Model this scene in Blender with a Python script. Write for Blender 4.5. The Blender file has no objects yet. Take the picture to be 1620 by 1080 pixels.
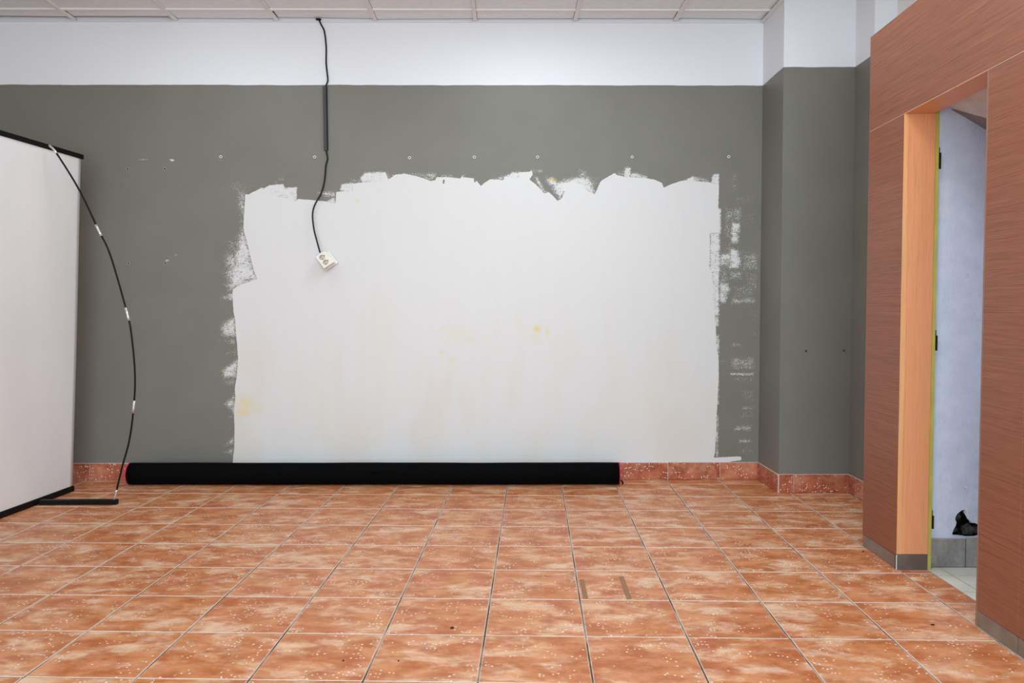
import bpy, bmesh, math, random
import numpy as np
from mathutils import Vector, Matrix

random.seed(7)
C = bpy.context.scene.collection
SC = bpy.context.scene

# ------------------------------------------------------------------ camera
FPX, PITCH, YAW, ROLL, HC = 1257.408, 0.0384, -0.0056, -0.0005, 1.0714   # focal length in px of a 1620x1080 frame
cp, sp, cy_, sy_ = math.cos(PITCH), math.sin(PITCH), math.cos(YAW), math.sin(YAW)
FWD = Vector((-sy_ * cp, cy_ * cp, -sp)); RGT = Vector((cy_, sy_, 0)); UPV = RGT.cross(FWD)
R_ = RGT * math.cos(ROLL) + UPV * math.sin(ROLL); U_ = -RGT * math.sin(ROLL) + UPV * math.cos(ROLL)
cam = bpy.data.cameras.new('camera'); cam.sensor_width = 36; cam.lens = 36 * FPX / 1620
cam.clip_start = 0.05; cam.clip_end = 100
camo = bpy.data.objects.new('camera', cam); C.objects.link(camo)
camo.matrix_world = Matrix(((R_.x, U_.x, -FWD.x, 0), (R_.y, U_.y, -FWD.y, 0), (R_.z, U_.z, -FWD.z, HC), (0, 0, 0, 1)))
SC.camera = camo

# ------------------------------------------------------------------ world, lights, exposure
SC.view_settings.view_transform = 'Standard'; SC.view_settings.look = 'None'
SC.view_settings.gamma = 1.0; SC.view_settings.use_curve_mapping = False
SC.view_settings.exposure = -0.19
w = bpy.data.worlds.new('overcast_sky'); SC.world = w; w.use_nodes = True
bg = w.node_tree.nodes['Background']; bg.inputs[0].default_value = (0.72, 0.82, 1.0, 1); bg.inputs[1].default_value = 0.8

def area(name, loc, target, sx, sy, power, col):
    l = bpy.data.lights.new(name, 'AREA'); l.shape = 'RECTANGLE'; l.size = sx; l.size_y = sy; l.energy = power; l.color = col
    o = bpy.data.objects.new(name, l); C.objects.link(o); o.location = loc
    o.rotation_euler = (Vector(target) - Vector(loc)).to_track_quat('-Z', 'Y').to_euler()
    return o
# daylight through the shop front behind the camera
area('shopfront_daylight', (-0.3, -2.75, 1.5), (-0.3, 5.0, 1.45), 4.0, 2.3, 265, (0.80, 0.945, 1.0))
# recessed fluorescent luminaires in the suspended ceiling, all but the last entry
for lx_, ly_, lp_ in ((-1.744, 3.904, 8), (0.111, 3.904, 14), (-1.744, 2.029, 6), (0.733, 2.029, 22), (-0.51, 0.155, 24), (1.320, 3.280, 9)):  # last entry is an added fill light brightening pier and alcove
    area('ceiling_lamp_and_fill', (lx_, ly_, 2.865), (lx_, ly_ + 1e-4, 0), 0.58, 0.58, lp_, (0.86, 0.965, 1.0))
# daylight at the end of the back corridor
area('corridor_daylight', (2.92, 2.5, 1.3), (1.7, 2.75, 1.2), 1.2, 1.4, 15, (0.52, 0.69, 1.0))

# ------------------------------------------------------------------ survey helpers (photo -> known planes)
def ray(x, y):
    return FWD + R_ * ((x - 810) / FPX) + U_ * ((540 - y) / FPX)
def on_y(x, y, Y):
    d = ray(x, y); t = Y / d.y; return (d.x * t, HC + d.z * t)
def on_z(x, y, z=0.0):
    d = ray(x, y); t = (z - HC) / d.z; return (d.x * t, d.y * t)

# ------------------------------------------------------------------ object helpers
def link(name, me, mat=None, parent=None):
    o = bpy.data.objects.new(name, me); C.objects.link(o)
    if mat is not None and len(me.materials) == 0: me.materials.append(mat)
    if parent is not None: o.parent = parent
    return o
def tag(o, label=None, cat=None, group=None, kind=None):
    if label: o['label'] = label
    if cat: o['category'] = cat
    if group: o['group'] = group
    if kind: o['kind'] = kind
    return o
def thing(name, loc, label, cat, group=None, rz=0.0):
    o = bpy.data.objects.new(name, None); C.objects.link(o); o.location = loc; o.rotation_euler = (0, 0, rz)
    o.empty_display_size = 0.05
    return tag(o, label, cat, group)
def mesh_of(bm, name='m', smooth=False):
    me = bpy.data.meshes.new(name); bm.normal_update(); bm.to_mesh(me); bm.free()
    if smooth:
        for p in me.polygons: p.use_smooth = True
    return me
def box_bm(x0, x1, y0, y1, z0, z1, bevel=0.0, seg=1, bm=None):
    b = bm or bmesh.new()
    vs = [b.verts.new((x, y, z)) for z in (z0, z1) for y in (y0, y1) for x in (x0, x1)]
    fs = [(0, 2, 3, 1), (4, 5, 7, 6), (0, 1, 5, 4), (2, 6, 7, 3), (0, 4, 6, 2), (1, 3, 7, 5)]
    nf = [b.faces.new([vs[i] for i in f]) for f in fs]
    if bevel:
        es = list({e for f in nf for e in f.edges})
        bmesh.ops.bevel(b, geom=es, offset=bevel, segments=seg, affect='EDGES', profile=0.5)
    return b
def box(name, x0, x1, y0, y1, z0, z1, mat, parent=None, bevel=0.0, seg=1):
    return link(name, mesh_of(box_bm(x0, x1, y0, y1, z0, z1, bevel, seg), name), mat, parent)
def tube_bm(pts, r, n=10, bm=None, cap=True, radii=None):
    b = bm or bmesh.new(); pts = [Vector(p) for p in pts]; rings = []; prev = None
    for i, p in enumerate(pts):
        t = (pts[min(i + 1, len(pts) - 1)] - pts[max(i - 1, 0)]).normalized()
        if prev is None:
            a = Vector((0, 0, 1)) if abs(t.z) < .9 else Vector((0, 1, 0)); u = t.cross(a).normalized()
        else:
            u = (prev - t * prev.dot(t)).normalized()
        prev = u; v = t.cross(u); rr = radii[i] if radii else r
        rings.append([b.verts.new(p + (u * math.cos(k * 2 * math.pi / n) + v * math.sin(k * 2 * math.pi / n)) * rr) for k in range(n)])
    for a, c in zip(rings, rings[1:]):
        for k in range(n): b.faces.new((a[k], a[(k + 1) % n], c[(k + 1) % n], c[k]))
    if cap: b.faces.new(rings[0][::-1]); b.faces.new(rings[-1])
    return b
def spline(pts, n=8):
    pts = [Vector(p) for p in pts]; P = [pts[0] * 2 - pts[1]] + pts + [pts[-1] * 2 - pts[-2]]; out = []
    for i in range(1, len(P) - 2):
        for k in range(n):
            t = k / n; a, b, c, d = P[i - 1], P[i], P[i + 1], P[i + 2]
            out.append(0.5 * ((2 * b) + (c - a) * t + (2 * a - 5 * b + 4 * c - d) * t * t + (3 * b - a - 3 * c + d) * t ** 3))
    return out + [pts[-1]]
def prism_bm(poly, z0, z1, bm=None):
    b = bm or bmesh.new(); n = len(poly)
    lo = [b.verts.new((x, y, z0)) for x, y in poly]; hi = [b.verts.new((x, y, z1)) for x, y in poly]
    b.faces.new(hi); b.faces.new(lo[::-1])
    for i in range(n): b.faces.new((lo[i], lo[(i + 1) % n], hi[(i + 1) % n], hi[i]))
    return b
def clip(poly, a, b, c):                      # keep a*x + b*y <= c
    out = []
    for i, p in enumerate(poly):
        q = poly[(i + 1) % len(poly)]; dp, dq = a * p[0] + b * p[1] - c, a * q[0] + b * q[1] - c
        if dp <= 0: out.append(p)
        if dp * dq < 0:
            t = dp / (dp - dq); out.append((p[0] + (q[0] - p[0]) * t, p[1] + (q[1] - p[1]) * t))
    return out
def parea(p):
    return abs(sum(p[i][0] * p[(i + 1) % len(p)][1] - p[(i + 1) % len(p)][0] * p[i][1] for i in range(len(p)))) / 2

# ------------------------------------------------------------------ node helpers
class NM:
    def __init__(s, name, rough=0.6, spec=0.5, metal=0.0):
        s.m = bpy.data.materials.new(name); s.m.use_nodes = True; s.t = s.m.node_tree; s.N = s.t.nodes; s.L = s.t.links
        s.b = s.N['Principled BSDF']; s.b.inputs['Roughness'].default_value = rough
        s.b.inputs['Specular IOR Level'].default_value = spec; s.b.inputs['Metallic'].default_value = metal
        s._co = None
    def set(s, k, v):
        i = s.b.inputs[k]
        if hasattr(v, 'is_output'): s.L.new(v, i)
        else: i.default_value = v if not (isinstance(v, tuple) and len(v) == 3) else (*v, 1)
        return s
    def inp(s, sock, v):
        if hasattr(v, 'is_output'): s.L.new(v, sock)
        elif v is not None: sock.default_value = (*v, 1) if isinstance(v, tuple) and len(v) == 3 and sock.type == 'RGBA' else v
    def co(s, kind='Object'):
        n = s.N.new('ShaderNodeTexCoord'); return n.outputs[kind]
    def rnd(s): return s.N.new('ShaderNodeObjectInfo').outputs['Random']
    def math(s, op, a, b=None, c=None, clamp=False):
        n = s.N.new('ShaderNodeMath'); n.operation = op; n.use_clamp = clamp
        for i, v in enumerate((a, b, c)): s.inp(n.inputs[i], v)
        return n.outputs[0]
    def vmath(s, op, a, b=None):
        n = s.N.new('ShaderNodeVectorMath'); n.operation = op; s.inp(n.inputs[0], a); s.inp(n.inputs[1], b); return n.outputs[0]
    def vadd_scalar(s, v, f):
        n = s.N.new('ShaderNodeCombineXYZ')
        for i in range(3): s.inp(n.inputs[i], f)
        return s.vmath('ADD', v, n.outputs[0])
    def scale(s, v, xyz): return s.vmath('MULTIPLY', v, xyz)
    def sep(s, v):
        n = s.N.new('ShaderNodeSeparateXYZ'); s.L.new(v, n.inputs[0]); return n.outputs
    def noise(s, v, scale, detail=3, rough=.5, dist=0.0):
        n = s.N.new('ShaderNodeTexNoise'); s.L.new(v, n.inputs['Vector']); n.inputs['Scale'].default_value = scale
        n.inputs['Detail'].default_value = detail; n.inputs['Roughness'].default_value = rough; n.inputs['Distortion'].default_value = dist
        return n.outputs['Fac']
    def voro(s, v, scale, rand=1.0):
        n = s.N.new('ShaderNodeTexVoronoi'); s.L.new(v, n.inputs['Vector']); n.inputs['Scale'].default_value = scale
        n.inputs['Randomness'].default_value = rand; return n.outputs['Distance'], n.outputs['Color']
    def rng(s, v, a, b, c=0.0, d=1.0, smooth=True):
        n = s.N.new('ShaderNodeMapRange'); n.interpolation_type = 'SMOOTHSTEP' if smooth else 'LINEAR'; s.L.new(v, n.inputs[0])
        for i, x in enumerate((a, b, c, d)): s.inp(n.inputs[i + 1], x)
        return n.outputs[0]
    def mix(s, f, a, b, blend='MIX'):
        n = s.N.new('ShaderNodeMix'); n.data_type = 'RGBA'; n.blend_type = blend
        s.inp(n.inputs[0], f); s.inp(n.inputs[6], a); s.inp(n.inputs[7], b); return n.outputs[2]
    def attr(s, name):
        n = s.N.new('ShaderNodeAttribute'); n.attribute_name = name; return n.outputs['Fac']
    def bump(s, h, strength=.2, dist=.002):
        n = s.N.new('ShaderNodeBump'); n.inputs['Strength'].default_value = strength; n.inputs['Distance'].default_value = dist
        s.L.new(h, n.inputs['Height']); s.L.new(n.outputs[0], s.b.inputs['Normal']); return s
def plain(name, col, rough=.6, spec=.5, metal=0.0, var=0.06, scale=30):
    m = NM(name, rough, spec, metal); c = m.co()
    n = m.noise(c, scale, 3)
    m.set('Base Color', m.mix(m.rng(n, .3, .7), tuple(x * (1 - var) for x in col), tuple(min(1, x * (1 + var)) for x in col)))
    return m.m

# ------------------------------------------------------------------ materials
GREY = (0.182, 0.177, 0.155); WHITE_UP = (0.815, 0.845, 0.89); WHITE_P = (0.71, 0.715, 0.725)
Z_BAND = 2.479
def wall_paint(name, patch=False):
    m = NM(name, 0.46, 0.42); c = m.co()
    x, y, z = m.sep(c)
    wob = m.math('MULTIPLY', m.math('SUBTRACT', m.noise(m.scale(c, (1, 1, .05)), 6, 3), .5), .010)
    up = m.rng(m.math('ADD', z, wob), Z_BAND - .0012, Z_BAND + .0012)
    mott = m.noise(c, 3.0, 4)
    grey = m.mix(m.rng(mott, .3, .7), tuple(v * .96 for v in GREY), tuple(v * 1.04 for v in GREY))
    fine = m.noise(c, 260, 2)
    grey = m.mix(m.rng(fine, .3, .7), grey, m.mix(0.06, grey, (.3, .3, .3)))
    if patch:
        # fresh white paint: solid area (signed distance) plus dry-brushed coverage
        sd = m.attr('paint_edge'); dry = m.attr('paint_dry'); yl = m.attr('paint_yellow')
        sp_ = m.noise(c, 360, 3, .6)
        spf = m.noise(m.scale(c, (1, 1, 1.3)), 105, 5, .72)
        streak = m.noise(m.scale(c, (1, 1, 2.0)), 24, 5, .65)
        edge = m.rng(m.math('ADD', sd, m.math('MULTIPLY', m.math('SUBTRACT', spf, .5), .012)), -.0008, .0008)
        cov = m.math('MULTIPLY', dry, m.rng(streak, .30, .68, .62, 1.22, False))
        thr = m.rng(cov, 0, 1, .68, .345, False)
        spk = m.math('ADD', m.math('MULTIPLY', sp_, .58), m.math('MULTIPLY', spf, .42))
        drym = m.math('MULTIPLY', m.rng(m.math('SUBTRACT', spk, thr), -.036, .036), m.rng(dry, .05, .14))
        mask = m.math('MAXIMUM', edge, drym)
        blot = m.rng(m.noise(m.scale(c, (1.3, 1, .55)), 2.6, 4, .55), .47, .68)
        low = m.rng(z, 1.35, .5)
        white = m.mix(m.math('MULTIPLY', m.math('MULTIPLY', blot, low), .5), WHITE_P, (0.70, 0.650, 0.575))
        white = m.mix(yl, white, (0.74, 0.62, 0.14))
        faint = m.rng(m.noise(m.scale(c, (6, 1, .7)), 3.0, 2), .45, .6)
        white = m.mix(m.math('MULTIPLY', faint, .10), white, (.655, .66, .66))
        grey = m.mix(mask, grey, white)
    col = m.mix(up, grey, WHITE_UP)
    m.set('Base Color', col)
    h = m.math('ADD', m.math('MULTIPLY', m.noise(c, 45, 3), .7), m.math('MULTIPLY', fine, .3))
    m.bump(h, .10, .003)
    return m.m
M_WALLP = wall_paint('grey_wall_with_white_paint', True)
M_WALL = wall_paint('grey_wall_paint')
M_UPW = plain('white_upper_paint', (.84, .84, .83), .6, .3, 0, .02, 8)
M_CREAM = plain('cream_paint', (.86, .80, .72), .6, .3, 0, .02, 8)
M_ROOM = plain('plain_white_wall', (.72, .72, .71), .7, .3, 0, .03, 4)
M_ROOMG = plain('plain_grey_wall', GREY, .7, .3, 0, .03, 4)

def tile_mat(name, edge=True, red=0.0, bx=.1635, by=.1635, vertical=False):
    m = NM(name, 0.42, 0.25); c = m.co(); r = m.rnd()
    off = m.math('MULTIPLY', r, 57.0); p = m.vadd_scalar(c, off)
    n1 = m.noise(m.scale(p, (1, 1.5, 1)), 9.0, 6, .62, .25)
    n2 = m.noise(m.scale(m.vadd_scalar(p, 11.3), (1, 1.7, 1)), 6.0, 7, .66, .25)
    n3 = m.noise(p, 34, 3, .6)
    base = m.mix(m.rng(n1, .34, .66), (.46 - .14 * red, .126 - .056 * red, .035), (.66 - .14 * red, .275 - .12 * red, .115 - .03 * red))
    base = m.mix(m.math('MULTIPLY', m.rng(n2, .46, .70), .80 - .45 * red), base, (.86, .62, .43))
    base = m.mix(m.math('MULTIPLY', m.rng(n3, .42, .72), .22), base, (.66, .33, .19))
    # clusters of tiny white flecks
    d, vc = m.voro(p, 78); pick = m.sep(vc)[0]
    cl = m.rng(m.noise(m.vadd_scalar(p, 5.1), 11, 3, .6), .45 - .08 * red, .66 - .08 * red)
    fl = m.math('MULTIPLY', m.rng(d, .34, .22), m.rng(m.math('SUBTRACT', m.math('MULTIPLY', cl, .62), pick), .0, .02))
    base = m.mix(m.math('MULTIPLY', fl, .85), base, (.86, .80, .72))
    if edge:                                   # pale grout haze left along the tile edges
        x, y, z = m.sep(c)
        ex = m.math('SUBTRACT', bx, m.math('ABSOLUTE', x)); ey = m.math('SUBTRACT', by, m.math('ABSOLUTE', y))
        e = m.math('MINIMUM', ex, ey)
        ew = m.rng(m.math('SUBTRACT', e, m.math('MULTIPLY', m.math('SUBTRACT', m.noise(p, 60, 3, .7), .5), .006)), .0030, .0006)
        base = m.mix(m.math('MULTIPLY', ew, .75), base, (.74, .64, .55))
    m.set('Base Color', base)
    m.set('Roughness', m.rng(n3, .2, .8, .30, .44))
    m.bump(m.math('ADD', m.math('MULTIPLY', n3, .6), m.math('MULTIPLY', fl, .4)), .12, .002)
    return m.m
M_TILE = tile_mat('terracotta_tile')
M_TILEFAR = tile_mat('terracotta_tile_field', False)
M_SKIRT = tile_mat('terracotta_skirting', False, 1.0)
gm = NM('grout', .9, .2); gc = gm.co()
gm.set('Base Color', gm.mix(gm.rng(gm.noise(gc, 3.2, 4, .65), .40, .62), (.08, .062, .048), (.38, .31, .25)))
M_GROUT = gm.m
M_GROUTW = plain('pale_grout', (.62, .56, .50), .9, .2, 0, .15, 60)

def wood(name, dark, light, gs=(1.2, 1.2, 55), rough=.45, amt=1.0):
    m = NM(name, rough, .4); c = m.co()
    a = m.noise(m.scale(c, gs), 1.6, 6, .62, .25)
    b = m.noise(m.scale(m.vadd_scalar(c, 3.7), tuple(v * 3.2 for v in gs)), 1.9, 4, .6)
    f = m.noise(m.scale(c, tuple(v * (.35 if v < 10 else .18) for v in gs)), 2.2, 3)
    mid = tuple((p + q) / 2 for p, q in zip(dark, light))
    col = m.mix(m.rng(a, .30, .68), dark, light)
    col = m.mix(m.math('MULTIPLY', m.rng(b, .50, .62), .72 * amt), col, tuple(v * .50 for v in dark))
    col = m.mix(m.math('MULTIPLY', m.rng(f, .35, .65), .35), col, mid)
    m.set('Base Color', col); m.bump(b, .06, .001)
    return m.m
M_WOOD = wood('red_brown_veneer', (.225, .079, .040), (.345, .131, .073), (1.1, 1.1, 150))
M_BEECH = wood('orange_beech_lining', (.735, .295, .125), (.765, .325, .145), (45, 45, 1.1), .4, .35)
M_BEECHE = wood('beech_lip', (.70, .33, .13), (.78, .40, .17), (45, 45, 1.1), .4, .3)
M_EDGE = plain('pale_edge_band', (.62, .42, .30), .5, .4, 0, .05)
M_SEAM = plain('pale_seam', (.62, .46, .34), .6, .3, 0, .05)
M_EDGER = plain('brown_edge_band', (.30, .165, .115), .5, .4, 0, .05)
M_KICK = plain('brushed_kick_plate', (.235, .190, .158), .42, .5, .15, .12, 18)
M_KICKD = plain('dull_kick_plate', (.135, .110, .092), .5, .4, .1, .2, 14)
M_YEL = plain('yellow_frame_paint', (.50, .44, .07), .5, .4, 0, .08, 12)
M_BLACK = plain('black_metal', (.004, .004, .004), .5, .2, 0, .1)
M_BLKPL = plain('black_plastic', (.004, .004, .004), .55, .18, 0, .1)
M_CABLE = plain('cable_rubber', (.006, .006, .006), .45, .3, 0, .1)
M_TRUNK = plain('dark_trunking', (.045, .045, .043), .5, .4, 0, .06)
M_SILVER = plain('silver_ferrule', (.72, .72, .70), .28, .5, .85, .05)
M_BAN = None
bm_ = NM('white_banner_fabric', .62, .3); bc = bm_.co()
bn = bm_.noise(bm_.scale(bc, (1, 1, .6)), 2.4, 4); bf = bm_.noise(bm_.scale(bc, (1, 30, 120)), 3, 2)
bm_.set('Base Color', bm_.mix(bm_.rng(bn, .3, .7), (.80, .80, .815), (.86, .855, .86)))
bm_.bump(bm_.math('ADD', bm_.math('MULTIPLY', bn, .8), bm_.math('MULTIPLY', bf, .1)), .25, .008); M_BAN = bm_.m
cm = NM('black_carpet', 1.0, .03); cc = cm.co(); cn = cm.noise(cc, 420, 2)
cm.set('Base Color', cm.mix(cm.rng(cn, .3, .7), (.0016, .0016, .002), (.006, .006, .0065))); cm.bump(cn, .5, .003); M_CARPET = cm.m
M_PINK = plain('pink_binding', (.55, .035, .10), .8, .2, 0, .1)
M_SOCK = plain('white_socket_plastic', (.82, .79, .72), .4, .5, 0, .02)
M_WELL = plain('socket_well_plastic', (.58, .51, .42), .5, .4, 0, .04)
M_HOLE = plain('dark_hole', (.02, .018, .016), .8, .2, 0, .1)
M_PLUG = plain('pale_wall_plug', (.70, .72, .76), .5, .5, 0, .05)
M_PLUGD = plain('dull_wall_plug', (.40, .40, .38), .6, .4, 0, .05)
M_CEIL = plain('ceiling_panel', (.87, .925, .97), .9, .1, 0, .025, 25)
M_TBAR = plain('ceiling_grid_metal', (.82, .82, .83), .5, .4, 0, .02)
M_VOID = plain('ceiling_void', (.03, .03, .03), .9, .1, 0, .1)
pm = NM('rough_white_plaster', .85, .2); pc = pm.co()
pn = pm.noise(pc, 14, 5, .6); pl = pm.noise(pm.scale(pc, (3.0, 1, .8)), 5, 4, .6, 1.0)
px_, py_, pz_ = pm.sep(pc)
stain = pm.math('MULTIPLY', pm.rng(pm.noise(pm.scale(pc, (1, 1, .6)), 9, 5, .65), .38, .7), pm.rng(pz_, .85, .1))
crack = pm.rng(pm.math('ABSOLUTE', pm.math('SUBTRACT', pl, .5)), .006, .001)
pcol = pm.mix(pm.rng(pn, .3, .7), (.64, .685, .80), (.71, .755, .86))
pcol = pm.mix(pm.math('MULTIPLY', stain, .45), pcol, (.50, .46, .42)); pcol = pm.mix(pm.math('MULTIPLY', crack, .30), pcol, (.40, .40, .42))
pm.set('Base Color', pcol); pm.bump(pm.math('ADD', pn, pm.math('MULTIPLY', pm.noise(pc, 70, 4, .7), .7)), .45, .006); M_PLAST = pm.m
M_SOFF = plain('soffit_plaster', (.80, .73, .72), .9, .2, 0, .08, 14)
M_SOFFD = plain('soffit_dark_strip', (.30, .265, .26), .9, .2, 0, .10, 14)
cbm = NM('grey_cement_tile', .7, .3); cbc = cbm.co(); cbn = cbm.noise(cbm.scale(cbc, (1, 1, .5)), 12, 5, .65)
cbm.set('Base Color', cbm.mix(cbm.rng(cbn, .3, .7), (.19, .175, .16), (.40, .375, .345))); M_CEM = cbm.m
M_CFLOOR = plain('pale_grey_floor_tile', (.66, .63, .53), .45, .4, 0, .08, 7)
M_CGROUT = plain('dark_grout', (.07, .065, .05), .9, .2, 0, .1)
M_RUBBLE = plain('brick_rubble', (.055, .052, .050), .95, .1, 0, .5, 45)
M_STONE = plain('grey_rubble_stone', (.20, .20, .21), .95, .1, 0, .5, 60)
M_CAVITY = plain('broken_masonry', (.020, .016, .013), .95, .1, 0, .5, 45)
M_TAPE = plain('brown_tape_residue', (.32, .168, .088), .7, .3, 0, .12, 60)
M_SMUDGE = plain('dark_smudge', (.30, .14, .075), .8, .2, 0, .15, 60)
M_CRUMB = plain('dark_crumb', (.035, .022, .016), .8, .2, 0, .2, 80)

# ================================================================== SETTING
YB = 5.0203; XC = 1.597; YS = 4.643; XS = 2.012; YS2 = 4.405; XS2 = 2.135; ZC = 2.870
XL = -4.9; YF = -3.0

# ---------------------------------------------------------------- floor of terracotta tiles
TA = -0.0333; TP = 1 / 3; TOX = -0.1622; TOY = 4.5845; GAP = 0.0052
ca, sa = math.cos(TA), math.sin(TA)
floor = box('floor', XL, 2.02, YF, YB + .02, -.06, -.0022, M_GROUT); tag(floor, kind='structure')
PX0, PY0 = 1.617, 3.578; PANG = 0.02516          # room-side face of the wood partition
def tile_poly(i, j):
    h = (TP - GAP) / 2; u = TOX + (i + .5) * TP; v = TOY - (j + .5) * TP
    cx, cyy = u * ca - v * sa, u * sa + v * ca
    return (cx, cyy), [(-h, -h), (h, -h), (h, h), (-h, h)]
def to_world(c, p): return (c[0] + p[0] * ca - p[1] * sa, c[1] + p[0] * sa + p[1] * ca)
def full_tile():
    h = (TP - GAP) / 2; b = box_bm(-h, h, -h, h, -.009, 0)
    top = [e for e in b.edges if all(v.co.z > -.001 for v in e.verts)]
    bmesh.ops.bevel(b, geom=top, offset=.0014, segments=1, affect='EDGES'); return mesh_of(b, 'tile')
ME_TILE = full_tile(); ME_TILE.materials.append(M_TILE)
far_bm = bmesh.new()
DOORX = .128                                      # red tiles run under the partition up to this depth
nx_, ny_ = math.cos(PANG), -math.sin(PANG)         # normal of the partition line (towards +x)
def clip_floor(wp):
    wp = clip(wp, 0, 1, YB - .004); wp = clip(wp, -1, 0, -XL)
    cyy = sum(p[1] for p in wp) / len(wp) if wp else 0
    if not wp: return wp
    if cyy < PY0 + .12: return clip(wp, nx_, ny_, nx_ * PX0 + ny_ * PY0 + DOORX)
    return clip(wp, 1, 0, XS)
for j in range(-3, 24):
    for i in range(-15, 8):
        c, lp = tile_poly(i, j); wp0 = [to_world(c, p) for p in lp]; wp = clip_floor(wp0)
        if len(wp) < 3 or parea(wp) < 2e-4: continue
        near = j <= 10 and i >= -10
        if near:
            if parea(wp) > parea(wp0) - 1e-6:
                o = bpy.data.objects.new('tile', ME_TILE)
            else:
                loc = [((p[0] - c[0]) * ca + (p[1] - c[1]) * sa, -(p[0] - c[0]) * sa + (p[1] - c[1]) * ca) for p in wp]
                me = mesh_of(prism_bm(loc, -.009, 0), 'tile_cut'); me.materials.append(M_TILE); o = bpy.data.objects.new('tile', me)
            C.objects.link(o); o.location = (c[0], c[1], random.uniform(-.0004, .0002)); o.rotation_euler = (0, 0, TA); o.parent = floor
        else:
            prism_bm(wp, -.009, 0, far_bm)
ff = link('tile_field', mesh_of(far_bm), M_TILEFAR, floor); ff['kind'] = 'stuff'

# ---------------------------------------------------------------- back wall with the unfinished white paint
def px(pts): return np.array([on_y(x, y, YB) for x, y in pts])
SOLID = [(368.5, 732), (368.5, 727), (370.7, 708), (371, 675), (370, 649), (372.4, 628), (371.5, 614), (374.4, 595), (376.5, 566), (375, 545),
  (373.5, 530), (371.7, 504), (369.3, 493), (368, 470), (368, 457.5), (380, 450.4), (406.9, 441), (401.3, 426.7), (395.7, 404), (391, 384),
  (386, 366), (385, 358), (386.5, 332), (388.3, 306.3), (393, 307.8), (400.4, 303.5), (409, 300), (430, 308), (469, 318), (470, 314.5), (502, 317), (516, 318.5), (524, 321),
  (531, 321), (532, 303.5), (548, 302.2), (558, 302), (558, 290.5), (574, 288.5), (603, 287), (603.5, 273), (610, 272.2), (613, 281), (615, 283.5),
  (626, 276), (640, 274.8), (650, 276.4), (666, 280.5), (681.5, 286.3), (689, 284.6), (690.7, 280), (700, 280.2), (709, 279.8), (727.5, 282.3), (730.6, 280), (748, 281.7), (754, 286),
  (760.7, 294), (768, 288), (776, 283.5), (796.7, 285), (798, 279), (820.6, 280.4), (821, 272.4), (838, 271.6), (841, 269.2), (843, 276), (837.3, 283.5), (848, 291.9),
  (856, 300), (861, 306), (868, 303.5), (875, 310), (882.5, 318), (889, 313.5), (893, 303), (888, 297), (893, 289), (905, 288), (918, 291), (926, 300), (934, 303.5), (940.6, 307.2),
  (944, 301), (949, 289), (952, 285.4), (962, 279.5), (972, 273.6), (976, 276.6), (987, 279.6), (988, 280), (1003, 280.6), (1022, 281.5), (1037, 284.6), (1047.5, 289.4), (1050, 297),
  (1060, 292), (1075, 286.8), (1086, 285), (1097, 285.4), (1108, 287), (1122, 288), (1126, 290), (1137, 290), (1137.4, 296), (1136.3, 329), (1137.5, 330),
  (1137.5, 367.5), (1123, 368.6), (1123, 406), (1122.3, 422), (1126.5, 431), (1128, 452), (1129.3, 483), (1131, 503), (1132.5, 512), (1133, 540), (1134.5, 556),
  (1136.7, 562), (1137, 593), (1136, 612), (1135.2, 636), (1133.3, 662), (1133.5, 680), (1132, 698), (1131, 716), (1129.2, 723.5), (1150, 722.6), (1172, 721.6), (1173.5, 727.5), (1155, 730), (1150, 733), (700, 735)]
HOLES = [[(700.8, 284), (703.6, 283.6), (703.4, 291), (700.8, 290.5)], [(750, 283.5), (753.4, 285), (751.5, 289), (749.6, 288)], [(707.5, 279), (710, 279), (709.5, 283)],
         [(1133.5, 369), (1138, 368.5), (1138, 372), (1133.5, 372.3)], [(1123, 376), (1124.6, 377), (1124.4, 398), (1123, 399)]]
def rect(x0, y0, x1, y1): return [(x0, y0), (x1, y0), (x1, y1), (x0, y1)]
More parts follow.
